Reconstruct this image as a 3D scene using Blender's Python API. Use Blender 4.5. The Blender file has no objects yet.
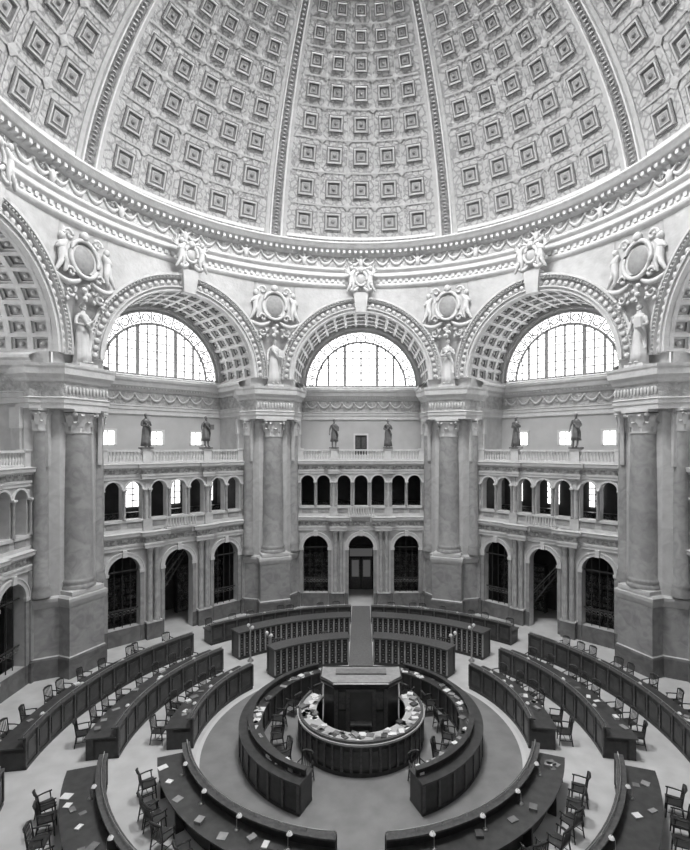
import bpy, bmesh, math, random
from mathutils import Vector, Matrix
random.seed(7)
pi=math.pi; cos=math.cos; sin=math.sin; rad=math.radians
A=14.8; RV=A/cos(rad(22.5)); HB=A*math.tan(rad(22.5)); SB=4.2
bpy.context.scene.view_settings.view_transform='Standard'
# ------------------------------------------------------------ materials
def mat(name,c1,c2=None,scale=3.0,rough=.6,bump=0.0,bscale=12.0,kind='noise',lo=.35,hi=.65,metal=0.0,detail=6):
    m=bpy.data.materials.new(name); m.use_nodes=True
    nt=m.node_tree; N=nt.nodes; L=nt.links; b=N['Principled BSDF']
    b.inputs['Roughness'].default_value=rough; b.inputs['Metallic'].default_value=metal
    b.inputs['Base Color'].default_value=(c1,c1,c1,1)
    tc=N.new('ShaderNodeTexCoord')
    if c2 is not None:
        if kind=='voronoi':
            t=N.new('ShaderNodeTexVoronoi'); t.feature='DISTANCE_TO_EDGE'; out=t.outputs['Distance']
        elif kind=='marble':
            t=N.new('ShaderNodeTexNoise'); t.inputs['Distortion'].default_value=1.4; t.inputs['Detail'].default_value=8; out=t.outputs['Fac']
        else:
            t=N.new('ShaderNodeTexNoise'); t.inputs['Detail'].default_value=detail; out=t.outputs['Fac']
        t.inputs['Scale'].default_value=scale
        L.new(tc.outputs['Object'],t.inputs['Vector'])
        r=N.new('ShaderNodeValToRGB'); r.color_ramp.elements[0].position=lo; r.color_ramp.elements[1].position=hi
        r.color_ramp.elements[0].color=(c1,c1,c1,1); r.color_ramp.elements[1].color=(c2,c2,c2,1)
        L.new(out,r.inputs['Fac']); L.new(r.outputs['Color'],b.inputs['Base Color'])
    if bump>0:
        t2=N.new('ShaderNodeTexNoise'); t2.inputs['Scale'].default_value=bscale; t2.inputs['Detail'].default_value=3
        L.new(tc.outputs['Object'],t2.inputs['Vector'])
        bp=N.new('ShaderNodeBump'); bp.inputs['Strength'].default_value=bump; bp.inputs['Distance'].default_value=.08
        L.new(t2.outputs['Fac'],bp.inputs['Height']); L.new(bp.outputs['Normal'],b.inputs['Normal'])
    return m
def emis(name,s,c=1.0,patt=None,base=.8):
    m=bpy.data.materials.new(name); m.use_nodes=True
    nt=m.node_tree; b=nt.nodes['Principled BSDF']
    b.inputs['Base Color'].default_value=(base,base,base,1); b.inputs['Emission Color'].default_value=(c,c,c,1)
    b.inputs['Emission Strength'].default_value=s
    if patt:
        tc=nt.nodes.new('ShaderNodeTexCoord'); t=nt.nodes.new('ShaderNodeTexVoronoi'); t.inputs['Scale'].default_value=patt
        r=nt.nodes.new('ShaderNodeValToRGB'); r.color_ramp.elements[0].color=(1,1,1,1); r.color_ramp.elements[1].color=(.55,.55,.55,1)
        nt.links.new(tc.outputs['Object'],t.inputs['Vector']); nt.links.new(t.outputs['Distance'],r.inputs['Fac'])
        nt.links.new(r.outputs['Color'],b.inputs['Emission Color'])
    return m
PLASTER=mat('plaster',.57,.48,2.0,.7,.3,6)
PLASTERW=mat('plaster_white',.67,.59,3.0,.6,.2,10)
ORN=mat('ornament_plaster',.66,.36,5.5,.7,.9,9,lo=.42,hi=.58)
RELIEF=mat('relief_ground_plaster',.38,.52,3.5,.7,.9,7,lo=.42,hi=.58)
DOMEM=mat('dome_arabesque',.29,.45,2.6,.75,.7,7,kind='voronoi',lo=.04,hi=.16)
DOMEW=mat('dome_moulding',.48,.41,4,.7)
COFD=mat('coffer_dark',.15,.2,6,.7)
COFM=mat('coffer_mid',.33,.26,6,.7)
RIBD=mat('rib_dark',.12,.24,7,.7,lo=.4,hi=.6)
MARB=mat('marble_veined',.38,.27,1.6,.35,kind='marble',lo=.36,hi=.66)
MARBL=mat('marble_light',.57,.46,1.6,.4,kind='marble',lo=.35,hi=.7)
MARBD=mat('marble_dark',.18,.11,1.5,.3,kind='marble')
MARBL2=mat('gallery_wall_plaster',.50,.44,1.2,.6)
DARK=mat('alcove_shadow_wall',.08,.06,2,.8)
BRONZE=mat('bronze',.15,.21,6,.45,metal=.3)
WOOD=mat('mahogany',.022,.038,5,.35)
WOODL=mat('mahogany_light',.10,.06,9,.4)
WOODT=mat('desk_top_wood',.04,.065,4,.35)
PAPER=mat('paper',.8,.7,8,.8)
FLOORL=mat('floor_pale_tile',.60,.50,1.2,.45)
FLOORM=mat('floor_cork_mid',.25,.2,1.5,.55)
FLOORB=mat('floor_band',.62)
CARPET=mat('runner_carpet',.17,.13,12,.9)
IRON=mat('wrought_iron',.05,rough=.5)
BRASS=mat('brass',.45,rough=.3,metal=.8)
GLOBE=emis('opal_globe',.12,base=.55)
BOOKS=mat('book_spines',.04,.25,14,.7,lo=.45,hi=.6)
GLASS=emis('window_daylight',5.0,1,2.2)
GLASS2=emis('small_window_daylight',3.0)
SKYL=emis('lantern_daylight',9.0)
MULL=mat('mullion_paint',.68)
# ------------------------------------------------------------ builder
class MB:
    def __init__(s): s.v=[]; s.f=[]; s.mi=[]; s.mats=[]; s.sm=[]; s.T=None
    def add(s,vs,fs,m,smooth=False):
        if m not in s.mats: s.mats.append(m)
        k=s.mats.index(m); o=len(s.v)
        if s.T is not None: vs=[tuple(s.T@Vector(p)) for p in vs]
        s.v+=[tuple(p) for p in vs]
        for f in fs: s.f.append(tuple(i+o for i in f)); s.mi.append(k); s.sm.append(smooth)
    def box(s,x0,x1,y0,y1,z0,z1,m):
        s.add([(x0,y0,z0),(x1,y0,z0),(x1,y1,z0),(x0,y1,z0),(x0,y0,z1),(x1,y0,z1),(x1,y1,z1),(x0,y1,z1)],
              [(0,3,2,1),(4,5,6,7),(0,1,5,4),(1,2,6,5),(2,3,7,6),(3,0,4,7)],m)
    def lathe(s,prof,n,m,cx=0,cy=0,a0=0,a1=2*pi,smooth=True):
        full=abs(a1-a0-2*pi)<1e-6; cols=n if full else n+1
        vs=[]
        for i in range(cols):
            a=a0+(a1-a0)*i/n
            for r,z in prof: vs.append((cx+r*cos(a),cy+r*sin(a),z))
        P=len(prof); fs=[]
        for i in range(n):
            j=(i+1)%cols
            for k in range(P-1): fs.append((i*P+k,j*P+k,j*P+k+1,i*P+k+1))
        s.add(vs,fs,m,smooth)
    def arcbox(s,r0,r1,z0,z1,a0,a1,n,m,cx=0,cy=0):
        vs=[];fs=[]
        for i in range(n+1):
            a=a0+(a1-a0)*i/n; c,d=cos(a),sin(a)
            for r,z in ((r0,z0),(r1,z0),(r1,z1),(r0,z1)): vs.append((cx+r*c,cy+r*d,z))
        for i in range(n):
            for k in range(4): fs.append((i*4+k,(i+1)*4+k,(i+1)*4+(k+1)%4,i*4+(k+1)%4))
        fs.append((0,1,2,3)); fs.append((n*4+3,n*4+2,n*4+1,n*4)); s.add(vs,fs,m)
    def archtrim(s,cx,zs,r0,r1,y0,y1,m,n=24,a0=0,a1=pi):
        vs=[];fs=[]
        for i in range(n+1):
            a=a0+(a1-a0)*i/n; c,d=cos(a),sin(a)
            for r,y in ((r0,y0),(r1,y0),(r1,y1),(r0,y1)): vs.append((cx+r*c,y,zs+r*d))
        for i in range(n):
            for k in range(4): fs.append((i*4+k,(i+1)*4+k,(i+1)*4+(k+1)%4,i*4+(k+1)%4))
        fs.append((0,1,2,3)); fs.append((n*4+3,n*4+2,n*4+1,n*4)); s.add(vs,fs,m)
    def sweep(s,path,prof,m,mats=None):
        n=len(path); rows=[]
        for i,(x,y) in enumerate(path):
            ns=[]
            if i>0: dx,dy=x-path[i-1][0],y-path[i-1][1]; l=math.hypot(dx,dy); ns.append((dy/l,-dx/l))
            if i<n-1: dx,dy=path[i+1][0]-x,path[i+1][1]-y; l=math.hypot(dx,dy); ns.append((dy/l,-dx/l))
            if len(ns)==2:
                bx,by=ns[0][0]+ns[1][0],ns[0][1]+ns[1][1]; l=math.hypot(bx,by); bx/=l;by/=l
                k=1/max(.3,bx*ns[0][0]+by*ns[0][1]); rows.append((bx*k,by*k))
            else: rows.append(ns[0])
        P=len(prof); vs=[]
        for (x,y),(nx,ny) in zip(path,rows):
            for o,z in prof: vs.append((x+nx*o,y+ny*o,z))
        for k in range(P-1):
            fs=[(i*P+k,(i+1)*P+k,(i+1)*P+k+1,i*P+k+1) for i in range(n-1)]
            s.add(vs,fs,(mats[k] if mats else m))
    def tube(s,pts,r,m,n=8,closed=False):
        pts=[Vector(p) for p in pts]; N=len(pts); rs=r if isinstance(r,(list,tuple)) else [r]*N
        vs=[];up0=Vector((0,0,1))
        for i,p in enumerate(pts):
            a=pts[i-1] if (i>0 or closed) else p; b=pts[(i+1)%N] if (i<N-1 or closed) else p
            d=(b-a).normalized()
            u=up0 if abs(d.z)<.95 else Vector((1,0,0))
            e1=d.cross(u).normalized(); e2=d.cross(e1).normalized()
            for k in range(n):
                t=2*pi*k/n; vs.append(p+(e1*cos(t)+e2*sin(t))*rs[i])
        fs=[]
        for i in range(N if closed else N-1):
            j=(i+1)%N
            for k in range(n): fs.append((i*n+k,i*n+(k+1)%n,j*n+(k+1)%n,j*n+k))
        if not closed: fs.append(tuple(range(n))); fs.append(tuple((N-1)*n+k for k in reversed(range(n))))
        s.add(vs,fs,m,True)
    def ball(s,c,r,m,nu=10,nv=7):
        rx,ry,rz=r if isinstance(r,(list,tuple)) else (r,r,r)
        vs=[(c[0],c[1],c[2]-rz)]
        for j in range(1,nv):
            t=-pi/2+pi*j/nv
            for i in range(nu):
                a=2*pi*i/nu; vs.append((c[0]+rx*cos(t)*cos(a),c[1]+ry*cos(t)*sin(a),c[2]+rz*sin(t)))
        vs.append((c[0],c[1],c[2]+rz)); fs=[]
        for i in range(nu): fs.append((0,1+(i+1)%nu,1+i))
        for j in range(nv-2):
            for i in range(nu): fs.append((1+j*nu+i,1+j*nu+(i+1)%nu,1+(j+1)*nu+(i+1)%nu,1+(j+1)*nu+i))
        e=len(vs)-1; b=1+(nv-2)*nu
        for i in range(nu): fs.append((b+i,b+(i+1)%nu,e))
        s.add(vs,fs,m,True)
    def mesh(s,name):
        me=bpy.data.meshes.new(name); me.from_pydata(s.v,[],s.f)
        for m in s.mats: me.materials.append(m)
        me.polygons.foreach_set('material_index',s.mi); me.polygons.foreach_set('use_smooth',s.sm)
        me.update(); return me
def place(name,me,loc=(0,0,0),rz=0,sc=1):
    o=bpy.data.objects.new(name,me); bpy.context.scene.collection.objects.link(o)
    o.location=loc; o.rotation_euler=(0,0,rz); o.scale=(sc,sc,sc); return o
def skin(verts,edges,radii,sub=1):
    me=bpy.data.meshes.new('tmp'); me.from_pydata(verts,edges,[]); o=bpy.data.objects.new('tmp',me)
    bpy.context.scene.collection.objects.link(o)
    md=o.modifiers.new('s','SKIN')
    for i,r in enumerate(radii): me.skin_vertices[0].data[i].radius=(r,r)
    me.skin_vertices[0].data[0].use_root=True
    sb=o.modifiers.new('b','SUBSURF'); sb.levels=sub
    dg=bpy.context.evaluated_depsgraph_get(); dg.update(); ev=o.evaluated_get(dg); m2=ev.to_mesh()
    V=[tuple(v.co) for v in m2.vertices]; F=[tuple(p.vertices) for p in m2.polygons]
    ev.to_mesh_clear(); bpy.data.objects.remove(o); bpy.data.meshes.remove(me); return V,F

def arched_wall(b,x0,x1,z0,z1,ops,yf,yb,m,mr):
    cur=x0
    for cx,hw,zb,zs in ops:
        b.box(cur,cx-hw,yf,yb,z0,z1,m)
        if zb>z0: b.box(cx-hw,cx+hw,yf,yb,z0,zb,m)
        n=14; vs=[]
        for i in range(n+1):
            t=pi*i/n; x=cx-hw*cos(t); z=zs+hw*sin(t)
            vs+=[(x,yf,z),(x,yf,z1),(x,yb,z1),(x,yb,z)]
        b.add(vs,[(4*i,4*i+4,4*i+5,4*i+1) for i in range(n)],m)
        b.add(vs,[(4*i+3,4*i+2,4*i+6,4*i+7) for i in range(n)],m)
        b.add(vs,[(4*i,4*i+3,4*i+7,4*i+4) for i in range(n)],mr)
        b.add(vs,[(4*i+1,4*i+5,4*i+6,4*i+2) for i in range(n)],m)
        cur=cx+hw
    b.box(cur,x1,yf,yb,z0,z1,m)

def festoon(b,x,y,z,w,d,m,r=.05):
    pts=[(x-w/2+w*i/8,y-.02,z-d*(1-((i-4)/4)**2)) for i in range(9)]
    b.tube(pts,[r*(.6+.8*(1-abs(i-4)/4)) for i in range(9)],m,6)
    b.ball((x-w/2,y-.03,z),(.09,.06,.09),m,8,5)
def rosette(b,x,y,z,r,m):
    b.ball((x,y,z),(r*.35,.05,r*.35),m,8,5)
    for k in range(6):
        a=k*pi/3; b.ball((x+r*.65*cos(a),y,z+r*.65*sin(a)),(r*.3,.03,r*.3),m,6,4)
# ------------------------------------------------------------ camera
cam=bpy.data.cameras.new('camera'); co=bpy.data.objects.new('camera',cam); bpy.context.scene.collection.objects.link(co)
co.location=(0,-19.2,11.2); co.rotation_euler=(pi/2,0,0)
cam.sensor_fit='HORIZONTAL'; cam.sensor_width=36; cam.lens=36*496/690
cam.shift_x=-16/690; cam.shift_y=22/690; cam.clip_end=200
bpy.context.scene.camera=co
# ------------------------------------------------------------ dome
RS=15.36; ZC=21.6
def SP(ph,th,h=0):
    r=RS-h; return (r*cos(th)*cos(ph),r*cos(th)*sin(ph),ZC+r*sin(th))
b=MB()
prof=[(RS*cos(rad(t)),ZC+RS*sin(rad(t))) for t in [11+1.375*i for i in range(41)]]
b.lathe(prof,192,DOMEM)
rows=[18.4,25.8,33,39.5,45.5,50.8,55.6,60]
bounds=[14.8]+[(rows[i]+rows[i+1])/2 for i in range(7)]+[62.2]
def sqring(ph,th,hp,ht,k0,h0,k1,h1,m):
    c=[(-1,-1),(1,-1),(1,1),(-1,1)]
    vs=[SP(ph+x*hp*k0,th+y*ht*k0,h0) for x,y in c]+[SP(ph+x*hp*k1,th+y*ht*k1,h1) for x,y in c]
    b.add(vs,[(i,(i+1)%4,4+(i+1)%4,4+i) for i in range(4)],m)
def strip(pts0,pts1,m):
    n=len(pts0); b.add(pts0+pts1,[(i,i+1,n+i+1,n+i) for i in range(n-1)],m)
for p in range(8):
    pc=rad(45*p)+pi/2
    for t in bounds[1:-1]:
        a=[SP(pc+rad(-19+38*i/20),rad(t-.16),.04) for i in range(21)]; c=[SP(pc+rad(-19+38*i/20),rad(t+.16),.04) for i in range(21)]
        strip(a,c,DOMEW)
    for t in (14.6,62.4):
        a=[SP(pc+rad(-19.6+39.2*i/20),rad(t-.35),.09) for i in range(21)]; c=[SP(pc+rad(-19.6+39.2*i/20),rad(t+.35),.09) for i in range(21)]
        strip(a,c,PLASTERW)
    for q in range(1,5):
        ph=pc+rad((q-2.5)*7.6)
        a=[SP(ph-rad(.16),rad(14.8+47.4*i/30),.04) for i in range(31)]; c=[SP(ph+rad(.16),rad(14.8+47.4*i/30),.04) for i in range(31)]
        strip(a,c,DOMEW)
    for ri,t in enumerate(rows):
        for q in range(5):
            ph=pc+rad((q-2)*7.6); th=rad(t); half=.3*rad(7.6)*RS*cos(th)
            hp=rad(7.6)*.3; ht=min(half/RS, (rad(bounds[ri+1]-bounds[ri]))*.36)
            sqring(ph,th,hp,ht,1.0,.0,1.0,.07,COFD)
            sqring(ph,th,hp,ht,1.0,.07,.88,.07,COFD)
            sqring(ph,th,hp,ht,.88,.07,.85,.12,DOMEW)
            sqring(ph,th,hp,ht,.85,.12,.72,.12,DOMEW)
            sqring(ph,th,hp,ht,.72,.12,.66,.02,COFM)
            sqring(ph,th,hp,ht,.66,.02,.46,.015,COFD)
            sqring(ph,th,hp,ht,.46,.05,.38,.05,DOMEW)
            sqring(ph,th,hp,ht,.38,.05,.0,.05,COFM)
            n=8; vs=[SP(ph,th,.13)]+[SP(ph+hp*.24*cos(2*pi*k/n),th+ht*.24*sin(2*pi*k/n),.06) for k in range(n)]
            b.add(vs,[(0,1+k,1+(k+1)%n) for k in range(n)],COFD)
        for q in range(1,5):
            if ri==0: continue
            ph=pc+rad((q-2.5)*7.6); th=rad(bounds[ri]); d=rad(1.2); e=d*cos(th)
            vs=[SP(ph,th,.09),SP(ph+d,th,.06),SP(ph,th+e,.06),SP(ph-d,th,.06),SP(ph,th-e,.06)]
            b.add(vs,[(0,1,2),(0,2,3),(0,3,4),(0,4,1)],DOMEW)
    pr=pc+rad(22.5); T=[rad(12+53*i/50) for i in range(51)]
    def rs(k0,h0,k1,h1,m):
        for sg in (1,-1):
            strip([SP(pr+sg*rad(k0),t,h0) for t in T],[SP(pr+sg*rad(k1),t,h1) for t in T],m)
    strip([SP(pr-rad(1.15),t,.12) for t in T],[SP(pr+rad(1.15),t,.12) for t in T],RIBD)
    rs(1.15,.12,1.25,.2,PLASTERW); rs(1.25,.2,1.6,.2,PLASTERW); rs(1.6,.2,1.75,.08,PLASTER); rs(1.75,.08,2.7,.08,DOMEW); rs(2.7,.08,2.75,0,PLASTER)
    for i in range(64):
        th=rad(12.5+50*i/64); d=rad(.65); e=rad(.28)
        vs=[SP(pr,th,.2),SP(pr+d,th,.14),SP(pr,th+e,.14),SP(pr-d,th,.14),SP(pr,th-e,.14)]
        b.add(vs,[(0,1,2),(0,2,3),(0,3,4),(0,4,1)],COFM)
place('ceiling_dome',b.mesh('dome'))
# lantern
b=MB()
r0=RS*cos(rad(65.5)); z0=ZC+RS*sin(rad(65.5))
b.lathe([(r0+.3,z0-.2),(r0-.1,z0-.25),(r0-.25,z0-.05),(r0-.5,z0),(r0-.5,z0+.5),(r0-.3,z0+.6),(r0-.3,z0+3.4),(r0-.9,z0+3.7),(3,z0+5),(0.01,z0+5.6)],64,PLASTERW)
for k in range(16):
    a=2*pi*k/16; b.arcbox(r0-.55,r0-.31,z0+.6,z0+3.4,a-.05,a+.05,2,PLASTERW)
place('ceiling_lantern',b.mesh('lantern'))
b=MB()
for k in range(16):
    a=2*pi*(k+.5)/16; b.arcbox(r0-.4,r0-.35,z0+.8,z0+3.1,a-.13,a+.13,4,SKYL)
place('window_lantern',b.mesh('lw'))
# ring entablature
b=MB()
b.lathe([(15.5,22.0),(15.05,22.1),(14.9,22.25),(14.9,22.4),(14.98,22.42),(14.98,22.72),(14.8,22.8),(14.75,22.95),(14.85,23.0),(14.85,23.2),(14.72,23.25),(14.72,23.42),(14.95,23.45)],192,PLASTERW)
b.lathe([(14.95,23.45),(14.98,24.25)],192,RELIEF)
b.lathe([(14.98,24.25),(14.85,24.3),(14.8,24.4),(14.4,24.6),(14.35,24.62),(14.33,24.85),(14.25,24.9),(14.2,25.0),(14.95,25.03),(14.95,25.3),(15.1,25.4)],192,PLASTERW)
for k in range(240):
    a=2*pi*k/240; b.arcbox(14.45,14.9,24.36,24.56,a-.006,a+.006,1,PLASTERW)
    b.arcbox(14.88,15.0,22.48,22.68,a-.007,a+.007,1,PLASTERW)
for k in range(96):
    a=2*pi*(k+.5)/96; b.T=Matrix.Rotation(a-pi/2,4,'Z')
    festoon(b,0,14.93,24.12,.92,.42,PLASTERW,.08)
    if k%2==0: rosette(b,0,14.9,24.04,.15,PLASTERW)
    if k%4==0:
        b.ball((.48,14.83,23.8),(.16,.16,.34),PLASTERW); b.ball((.48,14.8,24.2),.11,PLASTERW)
        for sg in(-1,1): b.tube([(.48+sg*.1,14.85,23.95),(.48+sg*.4,14.85,24.2),(.48+sg*.55,14.85,24.1)],[.07,.06,.03],PLASTERW,6)
b.T=None
place('trim_dome_cornice',b.mesh('ring'))

# ------------------------------------------------------------ bay walls
ZS=15.8; RA=4.6
def build_bay(south=False):
    b=MB()
    cols=[]
    for i in range(7): cols.append((-HB+(HB-RA)*i/6,ZS-.7))
    for i in range(0,41):
        t=pi*i/40; cols.append((-RA*cos(t),ZS+RA*sin(t)))
    for i in range(7): cols.append((RA+(HB-RA)*i/6,ZS-.7))
    J=10; vs=[]
    for x,zl in cols:
        for j in range(J+1):
            z=zl+(22.4-zl)*j/J; s=max(0,min(1,(z-ZS)/(22.4-ZS)))**1.3
            l=math.hypot(x,A); px,py=x/l*15.08,A/l*15.08
            vs.append((x*(1-s)+px*s,A*(1-s)+py*s,z))
    C=len(cols)
    b.add(vs,[(i*(J+1)+j,(i+1)*(J+1)+j,(i+1)*(J+1)+j+1,i*(J+1)+j+1) for i in range(C-1) for j in range(J)],PLASTER,True)
    b.archtrim(0,ZS,4.6,4.78,A-.28,A+.2,PLASTERW,48)
    b.archtrim(0,ZS,4.78,4.86,A-.38,A,PLASTERW,48)
    b.archtrim(0,ZS,4.86,5.3,A-.2,A,RELIEF,48)
    b.archtrim(0,ZS,5.3,5.44,A-.36,A,PLASTERW,48)
    b.archtrim(0,ZS,5.44,5.58,A-.48,A,PLASTERW,48)
    for k in range(41):
        t=pi*(k+.5)/41; b.ball((5.08*cos(t),A-.24,ZS+5.08*sin(t)),(.15,.08,.15),PLASTERW,8,4)
        for q in (0,1):
            t2=pi*(k+.25+.5*q)/41; b.ball((5.37*cos(t2),A-.4,ZS+5.37*sin(t2)),(.06,.06,.06),PLASTERW,6,4)
    b.add([(-.35,A-.55,ZS+4.5),(.35,A-.55,ZS+4.5),(.5,A-.7,ZS+5.8),(-.5,A-.7,ZS+5.8),(-.35,A,ZS+4.5),(.35,A,ZS+4.5),(.5,A,ZS+5.8),(-.5,A,ZS+5.8)],
          [(0,1,2,3),(0,3,7,4),(1,5,6,2),(3,2,6,7),(0,4,5,1)],PLASTERW)
    D=SB; na,nb=19,4
    def PB(a,s_,h): return (-(RA+h)*cos(a),A+s_,ZS+(RA+h)*sin(a))
    for i in range(na):
        for j in range(nb):
            a0=pi*i/na;a1=pi*(i+1)/na;s0=D*j/nb;s1=D*(j+1)/nb; ac=(a0+a1)/2; sc=(s0+s1)/2
            def ring(k0,h0,k1,h1,m):
                c=[(-1,-1),(1,-1),(1,1),(-1,1)]
                vs=[PB(ac+x*(a1-a0)/2*k0,sc+y*(s1-s0)/2*k0,h0) for x,y in c]+[PB(ac+x*(a1-a0)/2*k1,sc+y*(s1-s0)/2*k1,h1) for x,y in c]
                b.add(vs,[(q,(q+1)%4,4+(q+1)%4,4+q) for q in range(4)],m)
            ring(1,0,.76,0,PLASTERW); ring(.76,0,.74,.12,PLASTER); ring(.74,.12,.55,.12,PLASTERW); ring(.55,.12,.53,.24,COFM); ring(.53,.24,0,.24,PLASTER)
            c=PB(ac,sc,.16); b.ball(c,(.11,.11,.11),PLASTERW,8,5)
    SD=7.5
    if south:
        vs=[];
        for i in range(41):
            t=pi*i/40; vs+=[(-RA*cos(t),A+SB,ZS+RA*sin(t)),(-RA*cos(t),A+SD,ZS+RA*sin(t))]
        b.add(vs,[(2*i,2*i+2,2*i+3,2*i+1) for i in range(40)],PLASTER)
        b.box(-4.8,-4.6,A+.5,A+SD,6.3,ZS,MARBL); b.box(4.6,4.8,A+.5,A+SD,6.3,ZS,MARBL)
        b.box(-4.8,4.8,A+SD,A+SD+.2,0,ZS,MARBL); b.archtrim(0,ZS,4.1,4.7,A+SD-.1,A+SD+.1,PLASTERW,40)
        b.box(-4.8,4.8,A+.9,A+SD,6.0,6.3,MARBL)
        arched_wall(b,-4.6,4.6,0,6.3,[(-3.15,.9,.9,4.1),(0,.9,0,4.1),(3.15,.9,.9,4.1)],A+1,A+1.5,MARBL,MARBL)
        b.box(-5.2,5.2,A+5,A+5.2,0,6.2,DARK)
        return b
    zc=ZS; S=SB
    b.archtrim(0,zc,4.28,4.75,A+S-.08,A+S+.1,PLASTERW,48)
    b.archtrim(0,zc,4.42,4.52,A+S-.18,A+S,PLASTERW,48)
    for sg in (-1,1):
        x0,x1=sorted((sg*4.6,sg*4.8)); b.box(x0,x1,A+.2,A+S+.2,10.25,ZS,PLASTER)
    path=[(-4.58,A+.75),(-4.58,A+S),(4.58,A+S),(4.58,A+.75)]
    pr=[(.0,13.25),(.1,13.3),(.1,13.55),(.16,13.6),(.16,13.78),(.22,13.82),(.06,13.88),(.06,14.72),(.16,14.77),(.2,14.92),(.42,15.07),(.45,15.3),(.55,15.4),(.55,15.55),(0,15.78)]
    b.sweep(path,pr,PLASTERW,[PLASTERW]*6+[RELIEF]+[PLASTERW]*7)
    for k in range(9): festoon(b,-3.85+.92*k+.08,A+S-.1,14.58,.9,.4,PLASTERW,.07)
    for k in range(10): rosette(b,-4.2+.92*k,A+S-.1,14.28,.13,PLASTERW)
    for k in range(44): b.box(-4.2+.194*k,-4.2+.194*k+.1,A+S-.32,A+S-.1,14.92,15.05,PLASTERW)
    b.box(-4.9,4.9,A+1.0,A+5.2,9.9,10.22,MARBL)
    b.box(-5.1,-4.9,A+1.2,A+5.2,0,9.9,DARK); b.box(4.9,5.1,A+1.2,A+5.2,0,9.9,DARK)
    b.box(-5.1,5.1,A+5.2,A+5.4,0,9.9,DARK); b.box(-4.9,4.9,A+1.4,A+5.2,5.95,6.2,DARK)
    yf=A+1.0; yb=A+1.5; W=4.75
    g=[(-3.2,.88,.9,4.1),(0,.88,0,4.1),(3.2,.88,.9,4.1)]
    arched_wall(b,-W,W,0,5.5,g,yf,yb,MARBL,MARBL)
    for cx,hw,zb,zs in g:
        b.archtrim(cx,zs,.88,1.08,yf-.1,yf,PLASTERW,20); b.archtrim(cx,zs,1.08,1.14,yf-.14,yf,PLASTERW,20)
        for sg in (-1,1):
            x=cx+sg*.99; b.box(x-.11,x+.11,yf-.08,yf,.9,4.0,MARB); b.box(x-.15,x+.15,yf-.13,yf+.02,3.95,4.12,PLASTERW)
        b.box(cx-.12,cx+.12,yf-.2,yf,4.95,5.35,PLASTERW)
    for x in (-1.6,1.6):
        b.box(x-.42,x+.42,yf-.32,yf,0,.95,MARBD); b.box(x-.46,x+.46,yf-.36,yf,.95,1.05,MARBL)
        for dx in (-.2,.2):
            b.lathe([(.19,1.05),(.19,1.15),(.15,1.22),(.15,4.6),(.13,4.75),(.2,5.2),(.22,5.25),(.22,5.35)],12,MARB,x+dx,yf-.16)
    for x in (-4.47,4.47):
        b.box(x-.2,x+.2,yf-.2,yf,0,.95,MARBD); b.box(x-.15,x+.15,yf-.15,yf,1.05,5.3,MARB)
    for x0,x1 in ((-4.25,-4.1),(-2.3,-2.03),(-1.15,-.9),(.9,1.15),(2.03,2.3),(4.1,4.25)): b.box(x0,x1,yf-.06,yf,0,.9,MARBD)
    for x in (-3.2,3.2): b.box(x-.88,x+.88,yf-.06,yf,0,.9,MARBD)
    e1=[(0,5.3),(.1,5.34),(.1,5.5),(.14,5.52),(.14,5.62),(.04,5.66),(.04,5.95),(.14,5.98),(.32,6.1),(.34,6.22),(.38,6.3),(0,6.35)]
    b.sweep([(-W,yf),(-2.05,yf),(-2.05,yf-.25),(-1.12,yf-.25),(-1.12,yf),(1.12,yf),(1.12,yf-.25),(2.05,yf-.25),(2.05,yf),(W,yf)],e1,PLASTERW,[PLASTERW]*5+[ORN]+[PLASTERW]*5)
    b.box(-W,W,yf,yb,5.5,6.35,MARBL)
    xs=[-3.77,-2.65,-1.2,0,1.2,2.65,3.77]
    g2=[(x,.46,7.05,8.75) for x in xs]
    arched_wall(b,-W,W,6.35,9.4,g2,yf,yb,MARBL,MARBL)
    b.box(-W,W,yf-.1,yf,6.9,7.05,PLASTERW); b.box(-W,W,yf-.06,yf,6.35,6.5,PLASTERW)
    for x in xs:
        b.archtrim(x,8.75,.46,.56,yf-.07,yf,PLASTERW,16)
        b.box(x-.38,x+.38,yf-.04,yf,6.58,6.85,MARB)
    for x in (-4.37,-3.21,-2.07,-1.78,-.6,.6,1.78,2.07,3.21,4.37):
        b.lathe([(.1,7.05),(.1,7.12),(.075,7.18),(.07,8.5),(.11,8.68),(.12,8.72)],10,MARB,x,yf-.1)
        b.box(x-.12,x+.12,yf-.22,yf,8.7,8.8,PLASTERW)
    for x in (-1.93,1.93):
        b.box(x-.26,x+.26,yf-.2,yf,6.35,7.0,MARBL); b.box(x-.1,x+.1,yf-.06,yf,7.05,9.3,MARBL)
    e2=[(0,9.3),(.08,9.34),(.08,9.48),(.12,9.5),(.12,9.6),(.03,9.64),(.03,9.88),(.12,9.9),(.32,10.02),(.34,10.14),(.38,10.22),(0,10.26)]
    b.sweep([(-W,yf),(-2.2,yf),(-2.2,yf-.15),(-1.6,yf-.15),(-1.6,yf),(1.6,yf),(1.6,yf-.15),(2.2,yf-.15),(2.2,yf),(W,yf)],e2,PLASTERW,[PLASTERW]*5+[ORN]+[PLASTERW]*5)
    b.box(-W,W,yf,yb,9.4,10.24,MARBL)
    for k in range(61): b.box(-4.5+.148*k,-4.5+.148*k+.07,yf-.2,yf-.03,9.88,9.97,PLASTERW)
    b.box(-.95,.95,yf-.5,yf,6.32,6.45,PLASTERW); b.box(-.95,.95,yf-.5,yf-.42,7.0,7.08,PLASTERW)
    for k in range(11): b.lathe([(.03,6.45),(.06,6.6),(.03,6.8),(.04,7.0)],8,PLASTERW,-.88+.176*k,yf-.46)
    for x in(-.75,.75): b.box(x-.08,x+.08,yf-.42,yf,6.0,6.32,PLASTERW)
    return b
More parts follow.
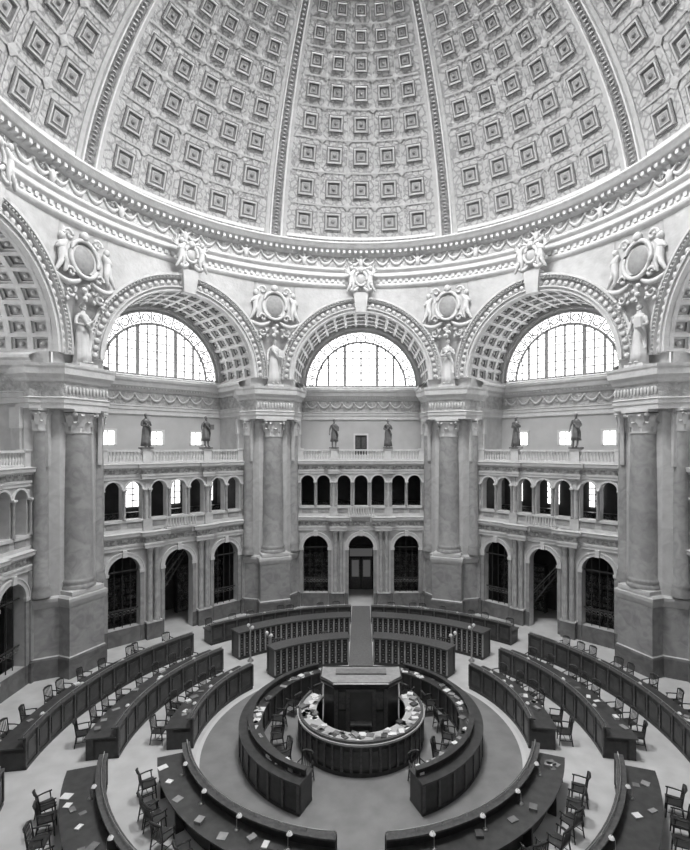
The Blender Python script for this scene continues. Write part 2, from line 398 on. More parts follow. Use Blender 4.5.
GX=(-3.0,0,2.75)
def gallery_back(door):
    b=MB(); y=A+SB
    ops=[(0,.45,10.25,12.1)] if door else [(x,.38,11.35,12.2) for x in GX]
    cur=-4.8
    for cx,hw,zb,zt in ops:
        b.box(cur,cx-hw,y,y+.2,10.2,13.3,MARBL2); b.box(cx-hw,cx+hw,y,y+.2,zt,13.3,MARBL2)
        if zb>10.3: b.box(cx-hw,cx+hw,y,y+.2,10.2,zb,MARBL2)
        for sg in(-1,1): b.box(cx+sg*(hw+.06)-.06,cx+sg*(hw+.06)+.06,y-.06,y,zb,zt+.1,PLASTERW)
        b.box(cx-hw-.12,cx+hw+.12,y-.08,y,zt,zt+.14,PLASTERW)
        cur=cx+hw
    b.box(cur,4.8,y,y+.2,10.2,13.3,MARBL2)
    b.box(-4.5,4.5,y-.05,y,10.22,10.6,MARBL)
    return b
bayme=build_bay().mesh('bay'); southme=build_bay(True).mesh('bay_south')
gdoor=gallery_back(True).mesh('gdoor'); gwin=gallery_back(False).mesh('gwin')
def lunette(y):
    b=MB(); zs=ZS; n=40; G=4.33
    vs=[(0,y+.15,zs)]+[(G*cos(pi*i/n),y+.15,zs+G*sin(pi*i/n)) for i in range(n+1)]
    b.add(vs,[(0,i+1,i+2) for i in range(n)],GLASS)
    R=3.45
    b.archtrim(0,zs,R-.09,R+.09,y,y+.08,MULL,40); b.archtrim(0,zs,4.18,G,y-.02,y+.1,MULL,40)
    for k in range(17):
        a=pi*(k+.5)/17; cx,cz=3.85*cos(a),zs+3.85*sin(a)
        b.tube([(cx+.24*cos(t*pi/6),y+.04,cz+.24*sin(t*pi/6)) for t in range(12)],.06,MULL,5,True)
    for k in range(1,17):
        a=pi*k/17; b.tube([(R*cos(a),y+.04,zs+R*sin(a)),(4.25*cos(a),y+.04,zs+4.25*sin(a))],.06,MULL,5)
    for x,wd in ((-2.5,.16),(-1.25,.24),(1.25,.24),(2.5,.16),(0,.14),(-.62,.09),(.62,.09),(-1.87,.09),(1.87,.09),(-3,.09),(3,.09)):
        h=math.sqrt(max(0,R*R-x*x)); b.box(x-wd/2,x+wd/2,y,y+.08,zs,zs+h,MULL)
    for z in (.55,1.1,1.65,2.2,2.75):
        h=math.sqrt(R*R-z*z); b.box(-h,h,y+.02,y+.06,zs+z-.04,zs+z+.04,MULL)
    b.box(-G,G,y-.02,y+.1,zs,zs+.12,MULL)
    return b.mesh('lunette')
lun=lunette(A+SB-.06); luns=lunette(A+7.3)
b=MB(); y=A+SB
for cx in GX:
    b.box(cx-.38,cx+.38,y+.12,y+.16,11.35,12.2,GLASS2); b.box(cx-.03,cx+.03,y+.06,y+.12,11.35,12.2,MULL); b.box(cx-.38,cx+.38,y+.06,y+.12,11.74,11.78,MULL)
gw=b.mesh('gallery_windows')
b=MB()
for cx in (-3.9,-1.2,1.6,4.1):
    b.box(cx-.4,cx+.4,A+5.12,A+5.19,7.3,8.9,GLASS2)
    b.box(cx-.03,cx+.03,A+5.06,A+5.12,7.3,8.9,IRON)
    for z in (7.7,8.1,8.5): b.box(cx-.4,cx+.4,A+5.06,A+5.12,z-.03,z+.03,IRON)
rw=b.mesh('rear_windows')
b=MB(); b.box(-.45,.45,y+.06,y+.12,10.22,12.1,WOOD)
for sg in(-1,1):
    for z0_,z1_ in ((10.4,11.0),(11.1,11.95)): b.box(sg*.22-.15,sg*.22+.15,y+.03,y+.07,z0_,z1_,WOODL)
gd=b.mesh('gallery_door')
b=MB(); y=A+5.1
b.box(-1.0,1.0,y,y+.08,0,3.4,WOOD); b.box(-.85,-.05,y-.05,y,0,2.5,WOODL); b.box(.05,.85,y-.05,y,0,2.5,WOODL)
GD=emis('added_pane_glow',.06,base=.2)  # faint emission added to the panes, stands in for light in the passage beyond
for sg in(-1,1): b.box(sg*.45-.28,sg*.45+.28,y-.08,y-.04,1.0,2.3,GD)
b.box(-.9,.9,y-.05,y,2.6,3.2,GD)
cd=b.mesh('added_lit_door')  # made-up double door, put in to lighten the centre archway
b=MB(); y=A+1.05
b.box(-4.5,4.5,y-.02,y+.26,10.24,10.36,PLASTERW); b.box(-4.5,4.5,y-.04,y+.28,10.92,11.04,PLASTERW)
for k in range(46):
    x=-4.3+8.6*k/45
    if abs(abs(x)-1.9)<.24: continue
    b.lathe([(.06,10.36),(.035,10.42),(.075,10.56),(.07,10.62),(.03,10.78),(.055,10.88),(.055,10.92)],8,PLASTERW,x,y+.12)
for x in (-4.35,-1.9,1.9,4.35):
    b.box(x-.24,x+.24,y-.08,y+.32,10.24,11.0,PLASTERW); b.box(x-.28,x+.28,y-.12,y+.36,11.0,11.1,PLASTERW)
bal=b.mesh('balustrade')
b=MB(); y=A+1.25
for cx in (-3.2,3.2):
    for k in (-1,0,1): b.box(cx+k*.44-.015,cx+k*.44+.015,y-.02,y+.02,.9,4.1+math.sqrt(.88**2-(k*.44)**2),IRON)
    for z in (1.9,4.1): b.box(cx-.88,cx+.88,y-.03,y+.03,z-.03,z+.03,IRON)
    for k in range(8): b.tube([(cx-.77+.22*k+.09*cos(t*pi/4),y,1.7+.09*sin(t*pi/4)) for t in range(8)],.012,BRASS,4,True)
gr=b.mesh('grille')
b=MB()
def shelves(x0,x1,zb,ns):
    y0=A+4.0; H=.1+.38*ns
    b.box(x0,x1,y0+.4,y0+.45,zb,zb+H,WOOD)
    for i in range(ns+1): b.box(x0,x1,y0,y0+.4,zb+.07+.38*i,zb+.1+.38*i,WOODL)
    for xx in (x0,x0+1.05,x1-1.05,x1): b.box(xx-.03,xx+.03,y0,y0+.4,zb,zb+H,WOOD)
    for i in range(ns):
        x=x0+.06
        while x<x1-.1:
            wd=random.uniform(.03,.07); h=random.uniform(.22,.32); b.box(x,x+wd,y0+.08,y0+.35,zb+.1+.38*i,zb+.1+.38*i+h,BOOKS); x+=wd+random.choice((0.005,.005,.05))
shelves(-4.7,-1.3,.0,8); shelves(1.3,4.7,.0,8); shelves(-4.7,-.8,6.2,2); shelves(.8,4.7,6.2,2)
bk=b.mesh('bookcase')
b=MB()
for i in range(20):
    z=.3+i*.28; x=-1.9+i*.2
    b.box(x,x+.26,A+2.3,A+3.1,z-.04,z,WOODL)
for yy in (A+2.3,A+3.1):
    b.tube([(-1.9,yy,.2),(2.1,yy,5.8)],.06,WOODL,6); b.tube([(-1.9,yy,1.15),(2.1,yy,5.9)],.03,COFM,6)
    for i in range(0,18,2): b.tube([(-1.8+i*.2,yy,.3+i*.28),(-1.8+i*.2,yy,1.2+i*.265)],.018,COFD,5)
stair=b.mesh('stair')

names={0:'east',45:'northeast',90:'north',135:'northwest',180:'west',225:'southwest',270:'south',315:'southeast'}
wi=1
for k in range(8):
    ang=45*k; rz=rad(ang-90)
    if ang==270:
        place('wall_south',southme,rz=rz); place('window_%d'%wi,luns,rz=rz); wi+=1; continue
    place('wall_'+names[ang],bayme,rz=rz)
    place('window_%d'%wi,lun,rz=rz); wi+=1
    place('gallery_balustrade',bal,rz=rz); place('arch_iron_grille',gr,rz=rz); place('alcove_bookcase',bk,rz=rz)
    if ang==90:
        place('wall_gallery_'+names[ang],gdoor,rz=rz); place('door_1',gd,rz=rz); place('door_added_lit',cd,rz=rz)
    else:
        place('wall_gallery_'+names[ang],gwin,rz=rz); place('window_%d'%wi,gw,rz=rz); wi+=1
        place('window_%d'%wi,rw,rz=rz); wi+=1; place('alcove_staircase',stair,rz=rz)
# ------------------------------------------------------------ piers
b=MB()
FY=-1.4; CH=-.7
plan=[(-2.1,1.6),(-2.1,.2),(-.95,CH),(-.95,FY),(.95,FY),(.95,CH),(2.1,.2),(2.1,1.6)]
planE=[(-2.1,1.6),(-2.1,-.15),(-1.75,-.5),(-1.25,FY),(1.25,FY),(1.75,-.5),(2.1,-.15),(2.1,1.6)]
plan2=[(-2.1,1.6),(-2.1,.2),(-.95,CH),(.95,CH),(2.1,.2),(2.1,1.6)]
b.sweep(plan,[(.12,0),(.12,.9),(.08,1.0),(.03,1.05),(.03,3.4),(.08,3.5),(.14,3.7),(.14,3.85),(.02,3.95),(-.5,3.98)],MARB,[MARBD,MARBD,MARBL,MARB,MARBL,MARBL,MARBL,MARBL,MARBL])
b.sweep(plan2,[(-.02,3.5),(-.02,13.2)],MARBL)
b.sweep(planE,[(-.9,13.05),(.0,13.05),(.0,13.3),(.05,13.32),(.05,13.52),(.1,13.56),(-.03,13.62),(-.03,14.3),(.06,14.36),(.1,14.5),(.26,14.68),(.28,14.95),(.33,15.05),(.35,15.18),(-.9,15.22),(-1.3,15.22)],PLASTERW,[PLASTERW]*6+[RELIEF]+[PLASTERW]*8)
b.box(-2.0,2.0,-.5,2.0,15.05,15.2,PLASTERW)
cy=-.72
b.box(-.9,.9,-1.5,-.5,3.95,4.15,PLASTERW)
pc=[(.82,4.15),(.84,4.25),(.78,4.35),(.74,4.4),(.8,4.5),(.74,4.6),(.7,4.66),(.7,7),(.68,9),(.62,11.85)]
b.lathe(pc,32,MARB,0,cy)
def capital(cx,cy,r,z0,h,n=8):
    b.lathe([(r*1.02,z0),(r*1.1,z0+.05*h),(r*1.0,z0+.1*h),(r*1.0,z0+.6*h),(r*1.25,z0+.85*h)],24,PLASTER,cx,cy)
    for row,(zz,hh,rr) in enumerate(((z0+.08*h,.42*h,1.02),(z0+.3*h,.5*h,1.06))):
        for k in range(n):
            a=2*pi*(k+.5*row)/n; w=2.2*r/n*1.15
            prof=[(0,0,1.0),(.05,.5,1.0),(.16,.85,.8),(.32,1.0,.5),(.36,.86,.2)]
            vs=[]
            for o,t,ww in prof:
                rr2=r*(rr+o); 
                for sg in(-1,1):
                    vs.append((cx+rr2*cos(a)-sg*w*ww*sin(a),cy+rr2*sin(a)+sg*w*ww*cos(a),zz+hh*t))
            b.add(vs,[(2*i,2*i+1,2*i+3,2*i+2) for i in range(4)],PLASTERW,True)
    for k in range(4):
        a=pi/4+k*pi/2; x=cx+r*1.35*cos(a); y=cy+r*1.35*sin(a); b.ball((x,y,z0+.8*h),(r*.2,r*.2,r*.2),PLASTERW,8,6)
    s=r*1.2; b.box(cx-s,cx+s,cy-s,cy+s,z0+.9*h,z0+h,PLASTERW)
capital(0,cy,.62,11.85,1.2)
for sg in (-1,1):
    mx,my=sg*1.55,-.2
    b.lathe([(.42,3.98),(.42,4.25),(.36,4.4),(.4,4.5),(.34,4.6),(.34,8),(.3,11.95)],20,MARB,mx,my)
    capital(mx,my,.32,11.95,1.1,6)
    b.box(sg*2.1-.1,sg*2.1+.1,.35,1.0,3.98,12.6,MARBL); b.box(sg*2.1-.15,sg*2.1+.15,.3,1.05,12.1,13.1,PLASTERW)
for k in range(13): b.ball((-1.14+.19*k,FY-.02,13.95),(.075,.04,.2),PLASTERW,6,5)
pier=b.mesh('pier')
PR=RV+.25
for k in range(8):
    a=rad(22.5+45*k); place('marble_pier',pier,(PR*cos(a),PR*sin(a),0),a-pi/2)
# ------------------------------------------------------------ statues
def statue(m,robe_bottom=0.02,female=True,pose=0):
    b=MB()
    b.box(-.3,.3,-.25,.25,-.08,0,m); 
    secs=[(robe_bottom,.25,.22),(.3,.225,.2),(.6,.2,.175),(.85,.195,.155),(1.0,.165,.13),(1.12,.145,.11),(1.28,.185,.13),(1.38,.195,.12),(1.44,.15,.09),(1.48,.07,.065),(1.55,.055,.058)]
    secs=[q for i,q in enumerate(secs) if i==0 or q[0]>robe_bottom+.02]
    n=28; vs=[]
    for i,(z,rx,ry) in enumerate(secs):
        am=.1*max(0,1-z/1.2)+.015
        for k in range(n):
            a=2*pi*k/n; f=1+am*cos(7*a+z*2)+am*.5*cos(11*a-z*3)
            vs.append((rx*f*cos(a),ry*f*sin(a)+.03*sin(z*2),z))
    fs=[(i*n+k,i*n+(k+1)%n,(i+1)*n+(k+1)%n,(i+1)*n+k) for i in range(len(secs)-1) for k in range(n)]
    fs.append(tuple(reversed(range(n)))); b.add(vs,fs,m,True)
    for sg in(-1,1): b.ball((sg*.09,-.2,.035),(.05,.12,.04),m)
    if robe_bottom>.2:
        V,F=skin([(-.0,0,.8),(.09,0,.75),(.1,-.02,.42),(.1,-.1,.06),(-.09,0,.75),(-.11,-.05,.42),(-.11,-.12,.06)],[(0,1),(1,2),(2,3),(0,4),(4,5),(5,6)],[.1,.09,.065,.05,.09,.065,.05]); b.add(V,F,m,True)
    b.tube([(-.16,-.1,1.38),(-.02,-.15,1.2),(.14,-.14,1.0),(.2,-.06,.8),(.2,0,.45)],[.05,.06,.06,.07,.05],m,8)
    hz=1.64; b.ball((0,0,hz),(.072,.09,.115),m,14,10); b.ball((0,.02,hz+.03),(.085,.095,.105),m,14,8)
    b.ball((0,-.095,hz-.01),(.014,.02,.028),m,6,5); b.ball((0,-.07,hz-.07),(.035,.03,.02),m,6,5)
    for sg in(-1,1): b.ball((sg*.08,0,hz-.01),(.012,.02,.03),m,6,5); b.ball((sg*.028,-.082,hz+.015),(.014,.01,.01),m,6,4)
    if female: b.ball((0,.11,hz+.03),(.05,.05,.05),m)
    else: b.ball((0,-.075,hz-.1),(.045,.04,.055),m)
    if pose==0:
        arms=[[(.17,0,1.38),(.27,.0,1.12),(.22,-.22,1.05)],[(-.17,0,1.38),(-.27,-.02,1.12),(-.28,-.14,.88)]]
    else:
        arms=[[(.17,0,1.38),(.26,.0,1.12),(.16,-.2,1.22)],[(-.17,0,1.38),(-.25,-.02,1.12),(-.1,-.2,1.1)]]
    for P in arms:
        V,F=skin(P,[(0,1),(1,2)],[.07,.052,.03]); b.add(V,F,m,True)
        w=Vector(P[2]); d=(w-Vector(P[1])).normalized(); sd=d.cross(Vector((0,0,1)))
        sd=sd.normalized() if sd.length>.1 else Vector((1,0,0)); 
        b.ball(w+d*.05,(.035,.03,.04),m)
        for q,l in enumerate((.07,.085,.08,.06)):
            o=w+d*.07+sd*(q-1.5)*.02; b.tube([o,o+d*l*.5,o+d*l+Vector((0,0,-.02))],[.011,.01,.008],m,5)
        b.tube([w+d*.02+sd*.03,w+d*.06+sd*.06],[.012,.009],m,5)
    if pose==0: b.box(.1,.32,-.34,-.3,1.0,1.28,m)
    else: b.tube([(-.1,-.27,1.1),(.12,-.29,1.24)],.035,m,8)
    return b.mesh('statue')
sb0=statue(BRONZE,.35,False,0); sb1=statue(BRONZE,.05,False,1)
sp0=statue(PLASTERW,.02,True,0); sp1=statue(PLASTERW,.02,True,1)
for k in range(8):
    ang=45*k
    if ang==270: continue
    rz=rad(ang-90); R=Matrix.Rotation(rz,3,'Z')
    for i,x in enumerate((-1.9,1.9)):
        p=R@Vector((x,A+1.17,11.19)); place('bronze_statue',(sb0,sb1)[(i+k)%2],p,rz,1.13)
for k in range(8):
    a=rad(22.5+45*k); r=RV-.85
    place('plaster_statue',(sp0,sp1)[k%2],(r*cos(a),r*sin(a),15.36),a-pi/2,1.75)
# ------------------------------------------------------------ cartouches
def cartouche(w,h,big=True):
    b=MB(); m=PLASTERW
    b.ball((0,0,0),(w*.22,.25,h*.36),COFM if big else PLASTER,16,10)
    if big: b.box(-w*.42,w*.42,-.12,.1,-h*.3,h*.3,PLASTER)
    b.tube([(w*.26*cos(t*pi/12),-.16,h*.42*sin(t*pi/12)) for t in range(24)],.1,m,6,True)
    for sg in(-1,1):
        for cz,rr in ((h*.45,.28),(-h*.38,.25)):
            b.tube([(sg*(w*.26+ rr*(1-t/14)*cos(t*.6)),-.14,cz+rr*(1-t/14)*sin(t*.6)) for t in range(13)],.07,m,6)
        x=sg*w*.42
        V,F=skin([(x,-.2,-.1),(x,-.2,.3),(x,-.2,.5),(x+sg*.28,-.2,.1),(x-sg*.25,-.25,.55),(x+sg*.1,-.25,-.5),(x+sg*.35,-.2,-.95),(x-sg*.15,-.25,-.45),(x-sg*.05,-.2,-.9)],
                 [(0,1),(1,2),(1,3),(1,4),(0,5),(5,6),(0,7),(7,8)],[.18,.19,.09,.07,.07,.12,.07,.12,.07]); b.add(V,F,m,True)
        b.ball((x,-.22,.68),(.14,.15,.17),m)
        for q in range(6):
            a=rad(15+q*16); b.tube([(x+sg*.08,-.05,.35),(x+sg*(.5+.05*q)*cos(a),-.02,.35+(.9)*sin(a)*.8)],[.08,.04],m,5)
        b.tube([(sg*w*.1+sg*w*.45*t/8,-.14,-h*.5-.25*sin(pi*t/8)) for t in range(9)],[.07+.07*sin(pi*t/8) for t in range(9)],m,7)
    b.ball((0,-.2,h*.52),(.22,.18,.22),m)
    if big:
        for sg in (-1,1):
            for cx,cz,rr in ((1.9,.75,.42),(2.7,.95,.3),(3.3,1.05,.2),(.75,-1.6,.3)):
                b.tube([(sg*(cx+rr*(1-t/15)*cos(t*.55+2)),-.05,cz+rr*(1-t/15)*sin(t*.55+2)) for t in range(14)],[.09-.004*t for t in range(14)],m,6)
                for q in range(5):
                    a=q*1.26; b.ball((sg*(cx+rr*1.2*cos(a)),-.02,cz+rr*1.2*sin(a)),(.11,.06,.11),m,6,4)
        b.tube([(0,-.1,-1.1),(0,-.05,-1.9)],[.12,.06],m,7)
        for q in range(4): b.ball((.1*(-1)**q,-.12,-1.2-.2*q),(.14,.1,.12),m,7,5)
    return b.mesh('cartouche')
c1=cartouche(2.7,2.0); c2=cartouche(1.5,1.1,False)
for k in range(8):
    a=rad(22.5+45*k); r=15.2; o=place('cartouche_relief',c1,(r*cos(a),r*sin(a),20.6),a-pi/2,1.12); o.rotation_euler=(rad(-5),0,a-pi/2)
    a=rad(45*k); r=14.25; o=place('keystone_cartouche',c2,(r*cos(a),r*sin(a),22.5),a-pi/2)
# ------------------------------------------------------------ floor
b=MB()
def annulus(r0,r1,z,m,n=128):
    vs=[];
    for i in range(n):
        a=2*pi*i/n; vs+=[(r0*cos(a),r0*sin(a),z),(r1*cos(a),r1*sin(a),z)]
    b.add(vs,[(2*i,2*i+1,(2*i+3)%(2*n),(2*i+2)%(2*n)) for i in range(n)],m)
annulus(0.01,5.95,0,FLOORM); annulus(5.95,6.1,0,FLOORB); annulus(6.1,22.5,0,FLOORL)
b.add([(-23,-23,-.3),(23,-23,-.3),(23,23,-.3),(-23,23,-.3)],[(0,1,2,3)],FLOORM)
place('floor',b.mesh('floor'))
b=MB(); b.box(6.15,15.7,-.62,.62,.002,.02,CARPET); run=b.mesh('runner')
place('aisle_runner_carpet',run,rz=rad(90))
# ------------------------------------------------------------ furniture rows
def ang2(r,c0,c1,gap=.66):
    d=math.asin(gap/r); return rad(c0)+d,rad(c1)-d
def cabinet(r0,r1,h,a0,a1):
    b=MB(); n=20
    b.arcbox(r0-.05,r1+.05,0,.14,a0,a1,n,WOOD); b.arcbox(r0,r1,.14,h-.08,a0,a1,n,WOOD)
    b.arcbox(r0-.1,r1+.1,h-.08,h,a0-.006,a1+.006,n,WOODL)
    L=(a1-a0)*r0; m=int(L/.3)
    for i in range(m+1):
        a=a0+(a1-a0)*i/m; b.arcbox(r0-.05,r0,.16,h-.1,a-.04/r0,a+.04/r0,1,COFM)
        b.arcbox(r1,r1+.045,.16,h-.1,a-.03/r0,a+.03/r0,1,WOODL)
    for z in (.42,.68,.94,1.2): b.arcbox(r0-.03,r0,z-.01,z+.01,a0,a1,n,WOODL)
    for i in range(m):
        for z in (.29,.55,.81,1.07):
            a=a0+(a1-a0)*(i+.5)/m; b.arcbox(r0-.03,r0,z-.015,z+.015,a-.025/r0,a+.025/r0,1,BRASS)
    return b.mesh('cabinet')
def desk(r0,r1,h,a0,a1):
    b=MB(); n=24
    b.arcbox(r0,r0+.08,.05,h+.28,a0,a1,n,WOOD)
    b.arcbox(r0-.04,r0+.22,h+.28,h+.33,a0-.004,a1+.004,n,WOODL)
    b.arcbox(r0+.08,r1,h-.05,h,a0-.004,a1+.004,n,WOODT)
    b.arcbox(r0-.03,r0+.12,0,.12,a0,a1,n,WOOD)
    b.arcbox(r0+.08,r1-.3,h-.18,h-.05,a0,a1,n,WOOD)
    b.arcbox(r1-.38,r1-.32,.05,h-.05,a0,a1,n,WOOD)
    L=(a1-a0)*r0; m=max(4,int(L/.75))
    for i in range(m+1):
        a=a0+(a1-a0)*i/m; w=.035/r0
        b.arcbox(r0-.04,r0,.12,h+.28,a-w,a+w,1,WOODL)
        if i<m:
            ac=a+(a1-a0)*.5/m; b.arcbox(r0-.02,r0,.3,h+.1,ac-.25/r0,ac+.25/r0,1,WOODT)
    for a in (a0,a1-.05/r0): b.arcbox(r0+.08,r1-.06,0,h-.05,a,a+.05/r0,1,WOOD)
    for i in range(1,m,2):
        a=a0+(a1-a0)*i/m; w=.03/r0
        b.arcbox(r1-.32,r1-.06,0,h-.05,a-w,a+w,1,WOOD)
    b.tube([((r0+.06)*cos(a0+(a1-a0)*i/20),(r0+.06)*sin(a0+(a1-a0)*i/20),h+.42) for i in range(21)],.015,BRASS,5)
    for i in range(m+1):
        a=a0+(a1-a0)*i/m; b.tube([((r0+.06)*cos(a),(r0+.06)*sin(a),h+.32),((r0+.06)*cos(a),(r0+.06)*sin(a),h+.42)],.012,BRASS,5)
    return b.mesh('desk')
b=MB()
b.box(-.23,.23,-.22,.22,.42,.46,WOOD)
for sx in(-1,1):
    b.tube([(sx*.2,-.18,.42),(sx*.22,-.21,0)],[.026,.018],WOOD,6)
    b.tube([(sx*.22,.27,0),(sx*.2,.2,.44),(sx*.21,.27,.92)],[.019,.026,.02],WOOD,6)
    b.tube([(sx*.24,-.17,.45),(sx*.25,-.15,.66)],.018,WOOD,6)
    b.tube([(sx*.25,-.2,.67),(sx*.26,0,.67),(sx*.21,.23,.68)],.022,WOOD,6)
    b.tube([(sx*.21,-.2,.18),(sx*.21,.24,.18)],.012,WOOD,5)
b.tube([(-.2,.02,.18),(.2,.02,.18)],.012,WOOD,5)
b.tube([(-.21,.27,.9),(-.1,.31,.93),(.1,.31,.93),(.21,.27,.9)],[.03,.045,.045,.03],WOOD,6)
for k in range(5): b.tube([(-.13+.065*k,.2,.46),(-.13+.065*k,.29,.9)],.013,WOOD,5)
chair=b.mesh('chair')
b=MB()
b.lathe([(0.001,0),(.07,0),(.07,.02),(.02,.04)],12,BRASS); b.tube([(0,0,.03),(0,0,.3),(0,-.05,.35),(0,-.1,.35)],.01,BRASS,6)
b.lathe([(.02,.38),(.05,.37),(.085,.31)],14,GLOBE,0,-.1)
dl=b.mesh('desklamp')
b=MB()
b.lathe([(0.001,0),(.16,0),(.16,.05),(.07,.12),(.04,.2),(.03,1.7),(.05,1.75),(0.001,1.8)],12,BRASS)
b.tube([(-.22,0,1.72),(0,0,1.62),(.22,0,1.72)],.015,BRASS,6)
for x in(-.22,.22): b.ball((x,0,1.82),.085,GLOBE)
pl=b.mesh('postlamp')
def papers(name,r0,r1,z,a0,a1,n):
    b=MB()
    for i in range(n):
        r=random.uniform(r0+.15,r1-.15); a=random.uniform(a0,a1); t=random.uniform(0,pi)
        b.T=Matrix.Translation((r*cos(a),r*sin(a),z))@Matrix.Rotation(t,4,'Z'); w,h=random.uniform(.09,.16),random.uniform(.07,.13)
        b.box(-w,w,-h,h,.003,random.choice((.012,.012,.03,.08)),random.choice((PAPER,PAPER,COFM,COFD,WOODL)))
    b.T=None; return b.mesh(name)
sectors=[('cab',90,137),('desk',137,193),('desk',195,270),('cab',43,90),('desk',-13,43),('desk',-90,-15)]
for kind,c0,c1 in sectors:
    if kind=='cab':
        for r0_,r1_,h in ((6.35,7.0,1.42),(9.4,10.1,1.45)): 
            a0,a1=ang2(r0_,c0,c1); place('card_catalog_cabinet',cabinet(r0_,r1_,h,a0,a1))
        a0,a1=ang2(12.2,c0,c1); place('curved_reading_desk',desk(12.2,13.1,.8,a0,a1))
        chairs=[(13.6,7),(8.3,2)]; lamps=[(12.55,4)]
        for r2 in (7.3,8.9):
            aa=ang2(r2,c0,c1,1.0); a=aa[1] if c0==90 else aa[0]
            place('globe_post_lamp',pl,(r2*cos(a),r2*sin(a),.002),a)
    else:
        for r0_,r1_ in ((6.3,7.3),(8.85,10.0),(11.8,12.85)):
            a0,a1=ang2(r0_,c0,c1); place('curved_reading_desk',desk(r0_,r1_,.8,a0,a1))
            n=int((a1-a0)*(9 if r0_<7 else 10))+1; place('desk_papers',papers('dp',r0_+.25,r1_,.8,a0+.05,a1-.05,n))
        k=(c1-c0)/50
        chairs=[(7.7,int(6*k)),(10.4,int(8*k)),(13.25,int(9*k))]; lamps=[(6.65,int(2*k)+1),(9.2,int(3*k)),(12.15,int(4*k))]
    for r,n in chairs:
        for i in range(n):
            a0,a1=ang2(r,c0,c1,1.1); a=a0+(a1-a0)*(i+.5)/n+random.uniform(-.03,.03); rr=r+random.uniform(-.12,.12)
            place('reading_chair',chair,(rr*cos(a),rr*sin(a),.004),a-pi/2+random.uniform(-.35,.35))
    for r,n in lamps:
        for i in range(n):
            a0,a1=ang2(r,c0,c1,1.1); a=a0+(a1-a0)*(i+.5)/n
            place('desk_lamp',dl,(r*cos(a),r*sin(a),.802),a-pi/2,1)
# ------------------------------------------------------------ ring tables and central desk
for (s0,s1) in ((118,246),(-66,62)):
    b=MB(); a0,a1=rad(s0),rad(s1); n=40
    b.arcbox(3.75,4.6,.92,.98,a0,a1,n,WOODT); b.arcbox(4.5,4.56,.08,.92,a0,a1,n,WOOD); b.arcbox(3.85,3.9,.08,.92,a0,a1,n,WOOD)
    for a in (a0,a1-.015): b.arcbox(3.85,4.56,.08,.92,a,a+.015,1,WOOD)
    b.arcbox(3.8,4.58,0,.1,a0,a1,n,WOOD); b.arcbox(4.15,4.2,.98,1.2,a0,a1,n,WOOD); b.arcbox(4.08,4.27,1.2,1.23,a0,a1,n,WOODT)
    for i in range(17):
        a=a0+(a1-a0)*i/16; a=min(max(a,a0+.012),a1-.012)
        b.arcbox(4.56,4.6,.1,.92,a-.01,a+.01,1,WOODL); b.arcbox(3.81,3.85,.1,.92,a-.01,a+.01,1,WOODL)
    place('curved_catalog_table',b.mesh('ring_table'))
    place('table_papers',papers('rp',3.7,4.3,.98,a0+.05,a1-.05,40))
    for i in range(6):
        a=a0+(a1-a0)*(i+.5)/6; r=3.3+random.uniform(-.1,.1)
        place('reading_chair',chair,(r*cos(a),r*sin(a),.004),a+pi/2+random.uniform(-.3,.3))
b=MB(); a0,a1=rad(150),rad(390); n=56
b.arcbox(2.25,2.36,.1,1.05,a0,a1,n,WOOD); b.arcbox(1.72,2.45,1.05,1.12,a0,a1,n,MARBL2); b.arcbox(1.8,1.86,.1,1.05,a0,a1,n,WOOD)
b.arcbox(1.8,2.42,0,.14,a0,a1,n,WOOD); b.arcbox(2.36,2.4,.98,1.05,a0,a1,n,WOODL); b.arcbox(2.3,2.4,1.12,1.2,a0,a1,n,WOODL)
for i in range(31):
    a=a0+(a1-a0)*i/30; a=min(max(a,a0+.02),a1-.02)
    b.arcbox(2.36,2.42,.14,.98,a-.018,a+.018,1,WOODL)
    if i<30:
        ac=a0+(a1-a0)*(i+.5)/30; b.arcbox(2.36,2.385,.25,.85,ac-.045,ac+.045,2,WOODT)
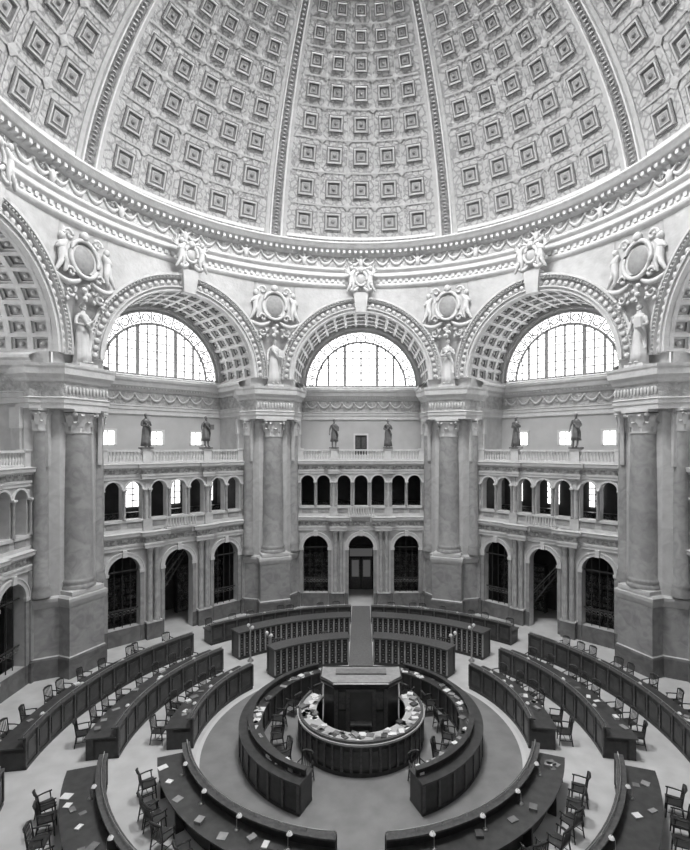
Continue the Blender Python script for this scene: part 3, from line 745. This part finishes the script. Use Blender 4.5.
place('circular_issue_desk',b.mesh('issue'))
place('issue_desk_papers',papers('ip',1.62,2.42,1.122,a0+.05,a1-.05,75))
b=MB()
pl8=[(-1.45,1.05),(-1.45,.2),(-1.0,-.25),(1.0,-.25),(1.45,.2),(1.45,1.05)]
b.sweep(pl8,[(.08,0),(.08,.2),(0,.22),(0,1.95),(.06,2.0),(.14,2.1),(.16,2.2),(.1,2.24)],WOOD)
b.sweep(list(reversed([(x,y) for x,y in pl8])),[(-.001,0),(-.001,2.2)],WOOD)
vs=[(x*1.07,y*1.0+(.0 if y>0 else -.07),2.24) for x,y in pl8]; b.add(vs,[tuple(range(6))],COFM)
b.box(-1.45,1.45,1.0,1.1,0,2.24,WOOD)
for x in (-.95,-.5,.5,.95): b.box(x-.07,x+.07,-.33,-.25,.2,1.95,WOODL)
for x in (-.72,.72): b.box(x-.13,x+.13,-.29,-.25,.4,1.1,WOODT); b.box(x-.13,x+.13,-.29,-.25,1.2,1.85,WOODL)
b.box(-.42,.42,-.28,-.25,.2,1.9,DARK); b.box(-.46,.46,-.36,-.25,1.88,1.98,WOODL)
b.box(-.4,.4,-.6,-.25,.7,.76,WOODT); b.box(-.4,-.34,-.6,-.25,0,.7,WOOD); b.box(.34,.4,-.6,-.25,0,.7,WOOD)
b.box(-1.0,1.0,.3,.75,2.245,2.3,COFD)
place('book_lift_booth',b.mesh('booth'))
place('reading_chair',chair,(0,-1.05,.004),pi+.2); place('reading_chair',chair,(-.9,-1.0,.004),2.2)
# ------------------------------------------------------------ light
w=bpy.data.worlds.new('world'); bpy.context.scene.world=w; w.use_nodes=True
w.node_tree.nodes['Background'].inputs[0].default_value=(1,1,1,1); w.node_tree.nodes['Background'].inputs[1].default_value=1.0
l=bpy.data.lights.new('lantern_fill_light','AREA'); l.energy=8500; l.size=8; l.shape='DISK'  # area lamp added up in the lantern as soft fill for the room
o=bpy.data.objects.new('lantern_fill_light',l); bpy.context.scene.collection.objects.link(o); o.location=(0,0,z0+3)
